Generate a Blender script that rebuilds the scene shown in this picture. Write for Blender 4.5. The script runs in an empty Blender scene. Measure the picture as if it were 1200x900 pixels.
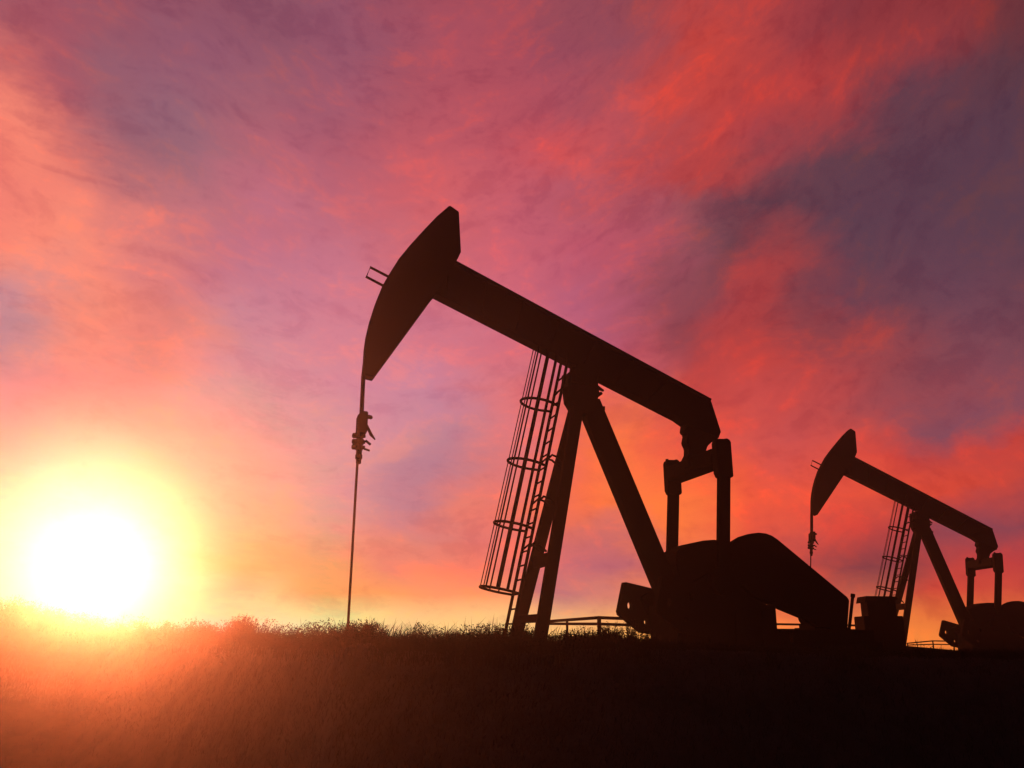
import bpy, bmesh, math, random
import numpy as np
from mathutils import Vector, Matrix, noise as mnoise

random.seed(7)
rng = np.random.default_rng(7)
scene = bpy.context.scene
C = scene.collection

# ------------------------------------------------------------------ camera
FPX = 1050.0                       # focal length in units of a 1200 px wide frame
PITCH = math.atan(295 / FPX)
cam_d = bpy.data.cameras.new('camera')
cam = bpy.data.objects.new('camera', cam_d)
C.objects.link(cam)
cam_d.sensor_fit = 'HORIZONTAL'
cam_d.sensor_width = 36.0
cam_d.lens = 36.0 * FPX / 1200.0
cam_d.clip_start = 0.1
cam_d.clip_end = 2000
cam.location = (0, 0, 0)
cam.rotation_euler = (math.pi / 2 + PITCH, 0, 0)
scene.camera = cam

# ------------------------------------------------------------------ sun direction (low, ahead on the left)
SUN_AZ = math.radians(-24.6)       # from +Y towards +X
SUN_EL = math.radians(3.7)
sun_vec = Vector((math.sin(SUN_AZ) * math.cos(SUN_EL), math.cos(SUN_AZ) * math.cos(SUN_EL), math.sin(SUN_EL)))

# ------------------------------------------------------------------ exposure
EXPOSURE = 1.6
vs = scene.view_settings
scene.display_settings.display_device = 'sRGB'
vs.view_transform = 'Standard'
vs.look = 'None'
vs.exposure = EXPOSURE
vs.gamma = 1
vs.use_curve_mapping = False
scene.cycles.use_denoising = True
scene.cycles.max_bounces = 6
scene.cycles.volume_bounces = 0
scene.cycles.sample_clamp_indirect = 4.0

# ------------------------------------------------------------------ sky: a sunset sky as a function of direction only
# colour of the cloud layer at (elevation row, azimuth stop), as the eye sees it (sRGB 0..255)
#SKYTABLE_BEGIN
SKY_EL = [0, 1.2, 2.5, 4, 6, 8, 10, 12, 14, 16, 18, 20, 22, 24, 26, 28, 30.5, 33, 36, 39]
SKY_AZ = [-37.5, -35.0, -32.5, -30.0, -27.5, -25.0, -22.5, -20.0, -17.5, -15.0, -12.5, -10.0, -7.5, -5.0, -2.5, 0.0, 2.5, 5.0, 7.5, 10.0, 12.5, 15.0, 17.5, 20.0, 22.5, 25.0, 27.5, 30.0, 32.5, 35.0, 37.5]
SKY = [
    [(154, 230, 189), (129, 218, 184), (129, 192, 175), (129, 118, 140), (129, 123, 136), (129, 126, 123), (129, 124, 128), (129, 121, 147), (129, 192, 182), (129, 214, 179), (159, 216, 163), (206, 213, 147), (227, 212, 142), (238, 211, 137), (245, 210, 135), (249, 209, 132), (252, 202, 123), (254, 193, 110), (255, 184, 99), (255, 174, 88), (255, 164, 81), (253, 153, 76), (252, 144, 72), (254, 143, 71), (248, 137, 64), (244, 132, 60), (243, 128, 58), (240, 123, 57), (240, 123, 57), (240, 123, 57), (240, 123, 57)],
    [(144, 229, 192), (129, 215, 187), (129, 183, 176), (129, 119, 137), (129, 126, 127), (129, 129, 126), (129, 126, 113), (129, 120, 123), (129, 155, 132), (129, 192, 139), (148, 202, 135), (203, 205, 131), (225, 190, 128), (236, 191, 126), (241, 192, 126), (245, 192, 125), (229, 171, 122), (240, 168, 111), (244, 161, 100), (246, 153, 89), (242, 143, 82), (237, 128, 74), (231, 109, 67), (225, 119, 71), (236, 124, 62), (230, 111, 59), (232, 112, 58), (225, 103, 58), (223, 101, 59), (223, 100, 59), (223, 99, 59)],
    [(136, 228, 197), (129, 213, 192), (129, 176, 179), (129, 121, 140), (129, 128, 127), (129, 129, 128), (129, 128, 119), (129, 120, 115), (129, 112, 102), (129, 152, 109), (140, 138, 83), (200, 145, 85), (224, 146, 87), (235, 144, 98), (239, 143, 99), (240, 141, 102), (185, 109, 116), (198, 117, 114), (225, 128, 102), (232, 124, 89), (227, 114, 82), (222, 95, 70), (211, 83, 64), (180, 84, 71), (185, 81, 67), (204, 72, 58), (205, 70, 57), (204, 72, 59), (202, 72, 61), (201, 71, 61), (200, 69, 61)],
    [(133, 225, 191), (129, 210, 186), (129, 169, 171), (129, 122, 145), (129, 129, 136), (129, 129, 129), (129, 128, 121), (129, 120, 106), (129, 101, 70), (129, 120, 83), (131, 131, 91), (193, 130, 93), (200, 117, 103), (218, 121, 101), (225, 118, 100), (227, 112, 100), (216, 109, 107), (194, 101, 111), (185, 97, 108), (228, 108, 83), (225, 98, 76), (221, 80, 63), (171, 69, 69), (138, 60, 69), (138, 60, 68), (177, 64, 65), (191, 63, 62), (190, 61, 62), (187, 60, 63), (187, 61, 64), (186, 61, 64)],
    [(140, 222, 177), (129, 208, 173), (129, 172, 160), (129, 121, 148), (129, 127, 143), (129, 129, 128), (129, 126, 111), (129, 117, 106), (128, 99, 95), (127, 129, 101), (123, 132, 114), (172, 129, 118), (194, 121, 111), (192, 117, 116), (207, 113, 110), (218, 110, 106), (220, 108, 99), (209, 104, 98), (206, 105, 98), (249, 119, 65), (244, 111, 64), (232, 88, 62), (203, 77, 69), (191, 66, 63), (183, 65, 66), (139, 66, 80), (136, 65, 80), (144, 64, 77), (175, 60, 66), (174, 61, 66), (173, 61, 67)],
    [(150, 189, 158), (128, 179, 155), (128, 153, 147), (129, 113, 137), (129, 123, 153), (129, 125, 136), (129, 122, 129), (128, 112, 117), (127, 111, 116), (124, 128, 119), (119, 133, 132), (157, 129, 138), (154, 117, 137), (170, 114, 130), (210, 117, 110), (221, 112, 102), (232, 110, 88), (246, 111, 67), (251, 118, 63), (253, 119, 61), (250, 113, 60), (241, 91, 58), (234, 84, 60), (228, 79, 59), (230, 80, 56), (218, 72, 53), (208, 69, 55), (194, 67, 59), (177, 63, 64), (178, 63, 64), (179, 64, 64)],
    [(166, 160, 144), (125, 151, 141), (126, 130, 133), (127, 105, 127), (129, 112, 136), (129, 116, 137), (128, 110, 123), (127, 105, 122), (125, 121, 124), (122, 130, 129), (140, 134, 139), (162, 130, 143), (151, 117, 140), (163, 116, 138), (196, 115, 124), (219, 112, 110), (229, 107, 93), (241, 108, 72), (249, 117, 65), (248, 110, 63), (239, 96, 62), (234, 86, 61), (213, 80, 72), (220, 78, 66), (207, 67, 59), (192, 66, 63), (191, 66, 62), (197, 65, 58), (180, 66, 63), (176, 67, 65), (172, 67, 67)],
    [(183, 137, 139), (146, 133, 138), (122, 123, 135), (123, 108, 130), (126, 111, 128), (127, 116, 127), (126, 109, 122), (124, 122, 126), (123, 128, 132), (120, 132, 138), (159, 135, 145), (172, 133, 148), (170, 126, 144), (171, 120, 140), (199, 118, 129), (217, 112, 117), (225, 105, 97), (239, 107, 73), (246, 114, 66), (238, 98, 66), (224, 85, 67), (213, 81, 72), (199, 77, 76), (198, 75, 72), (182, 73, 74), (137, 72, 87), (132, 72, 89), (133, 72, 88), (150, 69, 77), (145, 69, 79), (140, 70, 82)],
    [(179, 127, 139), (164, 123, 137), (136, 117, 135), (118, 109, 130), (124, 104, 121), (125, 106, 119), (123, 110, 121), (121, 121, 129), (136, 131, 140), (163, 133, 145), (177, 132, 148), (183, 130, 150), (183, 128, 150), (185, 124, 147), (202, 119, 133), (216, 113, 119), (217, 104, 107), (224, 100, 89), (227, 101, 79), (211, 88, 78), (201, 70, 64), (199, 72, 69), (193, 72, 71), (178, 71, 74), (157, 70, 78), (148, 70, 80), (141, 70, 82), (131, 70, 85), (127, 70, 84), (126, 69, 84), (124, 69, 83)],
    [(169, 122, 139), (160, 120, 139), (149, 118, 138), (141, 120, 138), (168, 120, 122), (168, 117, 118), (149, 109, 116), (177, 123, 124), (170, 129, 143), (180, 130, 147), (187, 128, 148), (189, 126, 150), (189, 126, 152), (191, 124, 150), (203, 119, 136), (214, 113, 121), (209, 102, 117), (204, 93, 109), (198, 88, 98), (181, 78, 86), (172, 65, 69), (189, 66, 64), (191, 66, 63), (170, 66, 69), (152, 67, 74), (136, 68, 79), (128, 69, 82), (122, 68, 82), (118, 67, 81), (117, 66, 81), (115, 66, 80)],
    [(214, 131, 124), (199, 127, 128), (182, 125, 133), (172, 130, 143), (208, 127, 117), (202, 121, 114), (183, 113, 114), (195, 124, 126), (178, 124, 142), (185, 125, 145), (194, 124, 144), (197, 122, 143), (197, 120, 142), (198, 117, 139), (203, 113, 131), (208, 108, 122), (198, 100, 120), (188, 92, 115), (181, 84, 103), (163, 73, 86), (145, 65, 76), (171, 63, 66), (170, 62, 64), (141, 62, 70), (158, 63, 67), (130, 65, 76), (115, 67, 82), (112, 65, 80), (108, 64, 79), (105, 64, 79), (102, 64, 78)],
    [(237, 133, 114), (237, 135, 114), (225, 134, 119), (216, 134, 126), (226, 131, 116), (209, 123, 118), (196, 116, 119), (188, 117, 129), (181, 119, 140), (186, 120, 142), (195, 120, 140), (201, 118, 137), (202, 114, 133), (203, 111, 129), (202, 107, 126), (202, 103, 123), (189, 97, 121), (177, 91, 118), (169, 83, 105), (152, 72, 86), (140, 66, 78), (163, 63, 69), (168, 61, 64), (131, 61, 71), (112, 61, 76), (108, 63, 78), (104, 64, 81), (101, 63, 79), (96, 62, 77), (94, 62, 77), (93, 62, 78)],
    [(231, 121, 111), (232, 125, 112), (233, 128, 113), (238, 135, 115), (224, 129, 118), (203, 119, 121), (204, 118, 121), (183, 111, 130), (181, 113, 136), (185, 115, 138), (190, 115, 138), (195, 113, 133), (200, 110, 126), (202, 107, 122), (202, 103, 120), (203, 100, 117), (192, 95, 116), (183, 89, 112), (171, 83, 103), (147, 73, 88), (137, 69, 81), (139, 65, 75), (167, 62, 65), (144, 62, 69), (100, 61, 77), (98, 62, 78), (96, 62, 79), (93, 61, 78), (90, 61, 77), (90, 61, 78), (89, 62, 79)],
    [(226, 114, 106), (227, 116, 108), (233, 123, 111), (236, 131, 115), (214, 122, 117), (211, 120, 118), (189, 112, 122), (181, 108, 126), (182, 108, 131), (184, 109, 132), (186, 110, 132), (191, 108, 127), (198, 105, 120), (202, 102, 114), (202, 100, 114), (203, 97, 113), (195, 93, 111), (187, 85, 105), (179, 82, 100), (165, 78, 94), (140, 73, 86), (106, 62, 75), (132, 61, 70), (130, 62, 71), (96, 61, 77), (92, 60, 77), (90, 59, 76), (89, 60, 76), (88, 60, 77), (88, 60, 77), (87, 59, 75)],
    [(221, 109, 100), (223, 111, 103), (238, 128, 111), (222, 121, 111), (189, 110, 113), (169, 104, 115), (173, 106, 120), (179, 105, 121), (183, 104, 123), (184, 104, 123), (186, 103, 122), (192, 102, 118), (200, 100, 111), (204, 97, 107), (201, 96, 108), (198, 94, 109), (191, 91, 108), (184, 87, 104), (176, 81, 95), (167, 80, 93), (153, 77, 87), (126, 69, 80), (102, 61, 74), (96, 60, 74), (93, 60, 76), (91, 59, 76), (89, 59, 75), (89, 58, 75), (88, 58, 74), (87, 58, 73), (85, 56, 69)],
    [(207, 100, 97), (215, 105, 100), (242, 132, 113), (201, 107, 105), (165, 98, 109), (146, 96, 112), (150, 100, 117), (168, 101, 117), (177, 100, 118), (179, 99, 116), (181, 97, 115), (190, 96, 110), (200, 94, 104), (204, 93, 101), (199, 92, 103), (196, 89, 102), (188, 88, 103), (182, 85, 100), (177, 77, 88), (178, 68, 73), (177, 65, 67), (177, 65, 66), (143, 65, 72), (107, 62, 75), (95, 60, 74), (93, 59, 74), (91, 59, 75), (89, 58, 74), (88, 57, 72), (87, 56, 70), (88, 56, 68)],
    [(180, 90, 97), (197, 96, 97), (224, 118, 107), (178, 92, 101), (153, 92, 107), (144, 95, 113), (145, 97, 115), (155, 96, 113), (165, 96, 112), (167, 93, 111), (169, 91, 110), (177, 90, 107), (185, 89, 103), (190, 88, 100), (189, 86, 99), (195, 83, 94), (207, 81, 85), (199, 81, 86), (186, 79, 87), (180, 75, 80), (186, 69, 69), (186, 66, 66), (169, 65, 71), (157, 63, 69), (148, 61, 68), (108, 59, 72), (98, 59, 73), (100, 57, 69), (93, 56, 68), (91, 55, 66), (96, 54, 63)],
    [(147, 84, 101), (154, 85, 100), (164, 86, 98), (162, 84, 99), (148, 89, 106), (145, 90, 109), (145, 88, 109), (146, 87, 108), (150, 88, 107), (155, 87, 107), (159, 87, 107), (166, 86, 104), (174, 85, 100), (178, 83, 98), (180, 82, 96), (180, 80, 94), (176, 79, 93), (175, 78, 90), (182, 77, 84), (199, 72, 68), (197, 70, 65), (180, 64, 64), (188, 64, 61), (188, 64, 62), (180, 62, 62), (163, 59, 61), (149, 57, 62), (133, 55, 61), (114, 53, 60), (107, 51, 58), (110, 50, 56)],
    [(148, 85, 101), (148, 84, 101), (152, 82, 98), (157, 80, 96), (151, 80, 97), (145, 80, 99), (142, 81, 100), (140, 81, 101), (141, 82, 102), (145, 82, 103), (149, 83, 104), (157, 81, 100), (163, 79, 96), (168, 78, 94), (170, 78, 93), (167, 76, 92), (153, 73, 91), (150, 73, 89), (150, 73, 87), (165, 71, 78), (193, 68, 63), (187, 67, 64), (171, 64, 66), (156, 60, 66), (147, 57, 64), (137, 54, 62), (139, 52, 58), (140, 51, 55), (123, 50, 56), (110, 50, 56), (110, 50, 56)],
    [(149, 85, 101), (149, 85, 100), (154, 82, 98), (158, 80, 96), (151, 80, 97), (144, 80, 98), (141, 80, 99), (139, 80, 99), (139, 80, 99), (141, 80, 100), (144, 79, 100), (150, 77, 96), (157, 76, 92), (160, 75, 90), (163, 75, 89), (164, 75, 89), (156, 74, 88), (149, 73, 87), (146, 71, 85), (148, 70, 80), (153, 68, 76), (168, 66, 69), (168, 63, 66), (156, 59, 65), (145, 57, 64), (136, 55, 63), (138, 52, 59), (140, 50, 54), (126, 50, 55), (111, 50, 56), (110, 50, 56)],
]
#SKYTABLE_END

def lin(c):
    c = c / 255.0
    return c / 12.92 if c <= 0.04045 else ((c + 0.055) / 1.055) ** 2.4

world = bpy.data.worlds.new('World')
scene.world = world
world.use_nodes = True
nt = world.node_tree
for n in list(nt.nodes):
    nt.nodes.remove(n)

def N(t, **kw):
    n = nt.nodes.new(t)
    for k, v in kw.items():
        setattr(n, k, v)
    return n

def L(a, b):
    nt.links.new(a, b)

def M(op, a, b=None, c=None, clamp=False):
    n = N('ShaderNodeMath', operation=op)
    n.use_clamp = clamp
    for i, v in enumerate((a, b, c)):
        if v is None:
            continue
        if isinstance(v, (int, float)):
            n.inputs[i].default_value = v
        else:
            L(v, n.inputs[i])
    return n.outputs[0]

tc = N('ShaderNodeTexCoord')
sep = N('ShaderNodeSeparateXYZ')
L(tc.outputs['Generated'], sep.inputs[0])
DX, DY, DZ = sep.outputs
az0 = M('MULTIPLY', M('ARCTAN2', DX, DY), 180 / math.pi)
el0 = M('MULTIPLY', M('ARCSINE', M('MAXIMUM', DZ, 0.0)), 180 / math.pi)

def combine(x, y, z=0.0):
    n = N('ShaderNodeCombineXYZ')
    for i, v in enumerate((x, y, z)):
        if isinstance(v, (int, float)):
            n.inputs[i].default_value = v
        else:
            L(v, n.inputs[i])
    return n.outputs[0]

def noise(vec, scale, detail=5, rough=0.55, dist=0.0):
    n = N('ShaderNodeTexNoise')
    n.inputs['Scale'].default_value = scale
    n.inputs['Detail'].default_value = detail
    n.inputs['Roughness'].default_value = rough
    n.inputs['Distortion'].default_value = dist
    L(vec, n.inputs['Vector'])
    return n.outputs['Fac']

# streak axes: streaks climb to the right, steeper higher up, flat near the horizon
bend = M('MULTIPLY', M('MULTIPLY', el0, el0), 0.0)
side = M('MULTIPLY', M('ADD', az0, 22.0), 1 / 34.0, clamp=True)   # the streaks climb only to the right of the sun
tilt = M('MULTIPLY', M('MULTIPLY', M('MINIMUM', el0, 40.0), 0.013), side)
sy = M('SUBTRACT', el0, M('MULTIPLY', az0, tilt))
sx = M('ADD', az0, M('MULTIPLY', el0, 0.35))
streak = combine(M('MULTIPLY', sx, 0.30), sy, 3.0)
streak2 = combine(M('MULTIPLY', sx, 0.46), sy, 11.0)
streak3 = combine(M('MULTIPLY', sx, 0.70), sy, 27.0)
# domain warp
w1 = M('SUBTRACT', noise(streak, 0.20, 8, 0.66), 0.5)
w2 = M('SUBTRACT', noise(streak2, 0.24, 8, 0.66), 0.5)
up = M('MULTIPLY', M('MINIMUM', el0, 12.0), 1 / 12.0)
az = M('ADD', az0, M('MULTIPLY', w1, 11.0))
el = M('ADD', el0, M('MULTIPLY', M('MULTIPLY', w2, 8.0), up))

azf = M('DIVIDE', M('SUBTRACT', az, SKY_AZ[0]), SKY_AZ[-1] - SKY_AZ[0], clamp=True)
col = None
for k, row in enumerate(SKY):
    r = N('ShaderNodeValToRGB')
    cr = r.color_ramp
    cr.interpolation = 'CARDINAL' if len(row) > 2 else 'LINEAR'
    while len(cr.elements) < len(row):
        cr.elements.new(0.5)
    for i, c in enumerate(row):
        cr.elements[i].position = i / (len(row) - 1)
    for i, c in enumerate(row):
        cr.elements[i].position = (SKY_AZ[i] - SKY_AZ[0]) / (SKY_AZ[-1] - SKY_AZ[0])
        cr.elements[i].color = (lin(c[0]), lin(c[1]), lin(c[2]), 1)
    L(azf, r.inputs[0])
    if col is None:
        col = r.outputs[0]
    else:
        mr = N('ShaderNodeMapRange', interpolation_type='LINEAR')
        L(el, mr.inputs['Value'])
        mr.inputs['From Min'].default_value = SKY_EL[k - 1]
        mr.inputs['From Max'].default_value = SKY_EL[k]
        mx = N('ShaderNodeMix', data_type='RGBA')
        L(mr.outputs[0], mx.inputs['Factor'])
        L(col, mx.inputs['A'])
        L(r.outputs[0], mx.inputs['B'])
        col = mx.outputs['Result']

# wisps: brighter red-orange cirrus and darker violet gaps
def vmul(a, f):
    n = N('ShaderNodeVectorMath', operation='SCALE')
    L(a, n.inputs[0])
    if isinstance(f, (int, float)):
        n.inputs['Scale'].default_value = f
    else:
        L(f, n.inputs['Scale'])
    return n.outputs[0]

def mixc(fac, a, b, mode='MIX'):
    n = N('ShaderNodeMix', data_type='RGBA', blend_type=mode)
    if isinstance(fac, (int, float)):
        n.inputs['Factor'].default_value = fac
    else:
        L(fac, n.inputs['Factor'])
    for s, v in (('A', a), ('B', b)):
        if isinstance(v, tuple):
            n.inputs[s].default_value = v
        else:
            L(v, n.inputs[s])
    return n.outputs['Result']

d1 = noise(streak2, 0.36, 10, 0.66, 0.7)
d2 = noise(streak3, 1.2, 8, 0.66, 0.6)
d = M('ADD', M('MULTIPLY', d1, 0.68), M('MULTIPLY', d2, 0.32))
gap = N('ShaderNodeMapRange', interpolation_type='SMOOTHSTEP')
L(d, gap.inputs['Value'])
gap.inputs['From Min'].default_value = 0.50
gap.inputs['From Max'].default_value = 0.38
col_d = mixc(1.0, col, (0.87, 0.82, 0.89, 1), 'MULTIPLY')
col = mixc(gap.outputs[0], col, col_d)
wisp = N('ShaderNodeMapRange', interpolation_type='SMOOTHSTEP')
L(d, wisp.inputs['Value'])
wisp.inputs['From Min'].default_value = 0.50
wisp.inputs['From Max'].default_value = 0.64
col_w = mixc(1.0, col, (1.28, 1.06, 0.88, 1), 'MULTIPLY')
col = mixc(wisp.outputs[0], col, col_w)
col = vmul(col, 2.0 ** -EXPOSURE)

# the disc and aureole of the sun itself
dotn = N('ShaderNodeVectorMath', operation='DOT_PRODUCT')
L(tc.outputs['Generated'], dotn.inputs[0])
dotn.inputs[1].default_value = sun_vec
ang = M('MULTIPLY', M('ARCCOSINE', M('MINIMUM', dotn.outputs['Value'], 1.0)), 180 / math.pi)
def gauss(sig, amp):
    q = M('DIVIDE', ang, sig)
    return M('MULTIPLY', M('EXPONENT', M('MULTIPLY', M('MULTIPLY', q, q), -0.5)), amp)
SUN_GLOW = [(0.5, 8.0, (1.0, 0.80, 0.5)), (2.0, 0.15, (0.5, 0.7, 0.8))]
for sig, amp, c in SUN_GLOW:
    g = gauss(sig, amp)
    sc_ = N('ShaderNodeVectorMath', operation='SCALE')
    sc_.inputs[0].default_value = c
    L(g, sc_.inputs['Scale'])
    ad = N('ShaderNodeVectorMath', operation='ADD')
    L(col, ad.inputs[0])
    L(sc_.outputs[0], ad.inputs[1])
    col = ad.outputs[0]

# away from the afterglow the sky falls to dim dusk
fr = N('ShaderNodeMapRange', interpolation_type='SMOOTHSTEP')
L(DY, fr.inputs['Value'])
fr.inputs['From Min'].default_value = 0.15
fr.inputs['From Max'].default_value = 0.72
col = mixc(fr.outputs[0], (0.010, 0.006, 0.012, 1), col)
bg = N('ShaderNodeBackground')
L(col, bg.inputs['Color'])
bg.inputs['Strength'].default_value = 1.0
nish = N('ShaderNodeTexSky', sky_type='NISHITA')
nish.sun_disc = False
nish.sun_elevation = SUN_EL
nish.sun_rotation = SUN_AZ
bg2 = N('ShaderNodeBackground')
L(nish.outputs[0], bg2.inputs['Color'])
bg2.inputs['Strength'].default_value = 0.0004
adds = N('ShaderNodeAddShader')
L(bg.outputs[0], adds.inputs[0])
L(bg2.outputs[0], adds.inputs[1])
out = N('ShaderNodeOutputWorld')
L(adds.outputs[0], out.inputs['Surface'])

# ------------------------------------------------------------------ sun lamp
sd = bpy.data.lights.new('sun', 'SUN')
sd.energy = 5.0
sd.angle = math.radians(0.5)
sd.color = (1.0, 0.185, 0.056)
so = bpy.data.objects.new('sun', sd)
C.objects.link(so)
so.rotation_euler = (-sun_vec).to_track_quat('-Z', 'Y').to_euler()
so.location = (-20, 40, 12)

# ------------------------------------------------------------------ materials
def material(name, base, rough=0.6, metal=0.0, var=0.35, scale=6.0, bump=0.15, tint=None, spec=0.3):
    m = bpy.data.materials.new(name)
    m.use_nodes = True
    t = m.node_tree
    b = t.nodes['Principled BSDF']
    tcn = t.nodes.new('ShaderNodeTexCoord')
    n1 = t.nodes.new('ShaderNodeTexNoise')
    n1.inputs['Scale'].default_value = scale
    n1.inputs['Detail'].default_value = 8
    n1.inputs['Roughness'].default_value = 0.65
    t.links.new(tcn.outputs['Object'], n1.inputs['Vector'])
    mx = t.nodes.new('ShaderNodeMix')
    mx.data_type = 'RGBA'
    mr = t.nodes.new('ShaderNodeMapRange')
    mr.inputs['From Min'].default_value = 0.4
    mr.inputs['From Max'].default_value = 0.65
    t.links.new(n1.outputs['Fac'], mr.inputs['Value'])
    t.links.new(mr.outputs[0], mx.inputs['Factor'])
    mx.inputs['A'].default_value = (*base, 1)
    tt = tint if tint else tuple(c * (1 - var) for c in base)
    mx.inputs['B'].default_value = (*tt, 1)
    t.links.new(mx.outputs['Result'], b.inputs['Base Color'])
    b.inputs['Roughness'].default_value = rough
    b.inputs['Metallic'].default_value = metal
    b.inputs['Specular IOR Level'].default_value = spec
    bp = t.nodes.new('ShaderNodeBump')
    bp.inputs['Strength'].default_value = bump
    bp.inputs['Distance'].default_value = 0.02
    t.links.new(n1.outputs['Fac'], bp.inputs['Height'])
    t.links.new(bp.outputs[0], b.inputs['Normal'])
    return m

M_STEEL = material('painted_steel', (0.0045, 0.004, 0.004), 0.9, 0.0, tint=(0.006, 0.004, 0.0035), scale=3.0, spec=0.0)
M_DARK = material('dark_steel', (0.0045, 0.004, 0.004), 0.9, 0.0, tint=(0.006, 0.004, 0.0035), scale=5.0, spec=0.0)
M_CABLE = material('wire_rope', (0.008, 0.007, 0.006), 0.8, 0.0, scale=40, spec=0.0)
M_CONC = material('concrete', (0.05, 0.045, 0.04), 0.9, scale=4.0, bump=0.3)
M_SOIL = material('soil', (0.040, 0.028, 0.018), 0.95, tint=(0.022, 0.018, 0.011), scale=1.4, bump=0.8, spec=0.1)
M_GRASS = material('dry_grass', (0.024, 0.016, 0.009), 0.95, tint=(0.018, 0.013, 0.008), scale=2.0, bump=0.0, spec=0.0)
M_WEED = material('weed_leaf', (0.030, 0.024, 0.012), 0.9, tint=(0.036, 0.022, 0.012), scale=8.0, bump=0.0, spec=0.0)

# ------------------------------------------------------------------ mesh helpers
class MB:
    def __init__(self):
        self.v = []
        self.f = []

    def box(self, c, s, R=None):
        cx, cy, cz = c
        hx, hy, hz = s[0] / 2, s[1] / 2, s[2] / 2
        o = len(self.v)
        for x in (-hx, hx):
            for y in (-hy, hy):
                for z in (-hz, hz):
                    p = Vector((x, y, z))
                    if R:
                        p = R @ p
                    self.v.append((p.x + cx, p.y + cy, p.z + cz))
        for q in ((0, 1, 3, 2), (4, 6, 7, 5), (0, 4, 5, 1), (2, 3, 7, 6), (0, 2, 6, 4), (1, 5, 7, 3)):
            self.f.append(tuple(o + i for i in q))
        return self

    def prism(self, poly, t0, t1):
        """outline in the X-Z plane, extruded in y from t0 to t1"""
        area = sum(poly[i][0] * poly[(i + 1) % len(poly)][1] - poly[(i + 1) % len(poly)][0] * poly[i][1] for i in range(len(poly)))
        if area < 0:
            poly = poly[::-1]
        o = len(self.v)
        n = len(poly)
        for t in (t0, t1):
            for x, z in poly:
                self.v.append((x, t, z))
        self.f.append(tuple(o + i for i in range(n)))
        self.f.append(tuple(o + n + i for i in reversed(range(n))))
        for i in range(n):
            j = (i + 1) % n
            self.f.append((o + i, o + n + i, o + n + j, o + j))
        return self

    def bar(self, p, q, w, h, side=(0, 1, 0), w2=None, h2=None):
        """rectangular bar from p to q, h along 'side', w across"""
        p, q = Vector(p), Vector(q)
        d = (q - p).normalized()
        s = Vector(side)
        s = (s - d * s.dot(d)).normalized()
        u = d.cross(s)
        o = len(self.v)
        for c, ww, hh in ((p, w, h), (q, w2 or w, h2 or h)):
            for a, b in ((-1, -1), (1, -1), (1, 1), (-1, 1)):
                x = c + u * (a * ww / 2) + s * (b * hh / 2)
                self.v.append(tuple(x))
        self.f += [(o, o + 1, o + 2, o + 3)[::-1], (o + 4, o + 5, o + 6, o + 7)]
        for i in range(4):
            j = (i + 1) % 4
            self.f.append((o + i, o + j, o + 4 + j, o + 4 + i))
        return self

    def tube(self, pts, r, n=8, closed=False):
        pts = [Vector(p) for p in pts]
        rs = r if isinstance(r, (list, tuple)) else [r] * len(pts)
        o = len(self.v)
        m = len(pts)
        ref = None
        for i, p in enumerate(pts):
            a = pts[(i - 1) % m] if (closed or i > 0) else p
            b = pts[(i + 1) % m] if (closed or i < m - 1) else p
            d = (b - a).normalized()
            if ref is None:
                ref = Vector((0, 0, 1)) if abs(d.z) < 0.9 else Vector((1, 0, 0))
            u = d.cross(ref).normalized()
            ref2 = u.cross(d).normalized()
            ref = ref2
            for k in range(n):
                t = 2 * math.pi * k / n
                self.v.append(tuple(p + u * math.cos(t) * rs[i] + ref2 * math.sin(t) * rs[i]))
        for i in range(m if closed else m - 1):
            a, b = o + i * n, o + ((i + 1) % m) * n
            for k in range(n):
                l = (k + 1) % n
                self.f.append((a + k, a + l, b + l, b + k))
        if not closed:
            self.f.append(tuple(o + k for k in reversed(range(n))))
            self.f.append(tuple(o + (m - 1) * n + k for k in range(n)))
        return self

    def build(self, name, mat, parent=None, bevel=0.0, smooth=False):
        me = bpy.data.meshes.new(name)
        me.from_pydata(self.v, [], self.f)
        bm = bmesh.new()
        bm.from_mesh(me)
        bmesh.ops.recalc_face_normals(bm, faces=bm.faces)
        if bevel:
            es = [e for e in bm.edges if len(e.link_faces) == 2 and e.calc_face_angle(0) > 0.5]
            bmesh.ops.bevel(bm, geom=es, offset=bevel, segments=2, affect='EDGES', clamp_overlap=True)
        if smooth:
            for f in bm.faces:
                f.smooth = len(f.verts) == 4
        bm.to_mesh(me)
        bm.free()
        me.materials.append(mat)
        ob = bpy.data.objects.new(name, me)
        C.objects.link(ob)
        if parent:
            ob.parent = parent
        return ob

def tag(o, label=None, cat=None, group=None, kind=None):
    if label: o['label'] = label
    if cat: o['category'] = cat
    if group: o['group'] = group
    if kind: o['kind'] = kind
    return o

def empty(name, loc, rz=0.0):
    e = bpy.data.objects.new(name, None)
    e.location = loc
    e.rotation_euler = (0, 0, rz)
    C.objects.link(e)
    return e

def copy_tree(o, parent=None):
    c = o.copy()
    C.objects.link(c)
    c.parent = parent
    for ch in list(o.children):
        copy_tree(ch, c)
    return c

def circle(cx, cz, r, a0, a1, n):
    return [(cx + r * math.cos(math.radians(a0 + (a1 - a0) * i / n)), cz + r * math.sin(math.radians(a0 + (a1 - a0) * i / n))) for i in range(n + 1)]

# ------------------------------------------------------------------ ground
RIDGE_U = [-400, 0, 60, 120, 200, 260, 285, 320, 360, 410, 430, 455, 500, 600, 640, 690, 720, 760, 900, 1060, 1110, 1200, 1600]
RIDGE_V = [720, 724, 736, 748, 753, 754, 750, 756, 758, 754, 752, 759, 761, 762, 761, 757, 756, 758, 762, 767, 768, 769, 769]

def smooth01(t):
    t = np.clip(t, 0, 1)
    return t * t * (3 - 2 * t)

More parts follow.
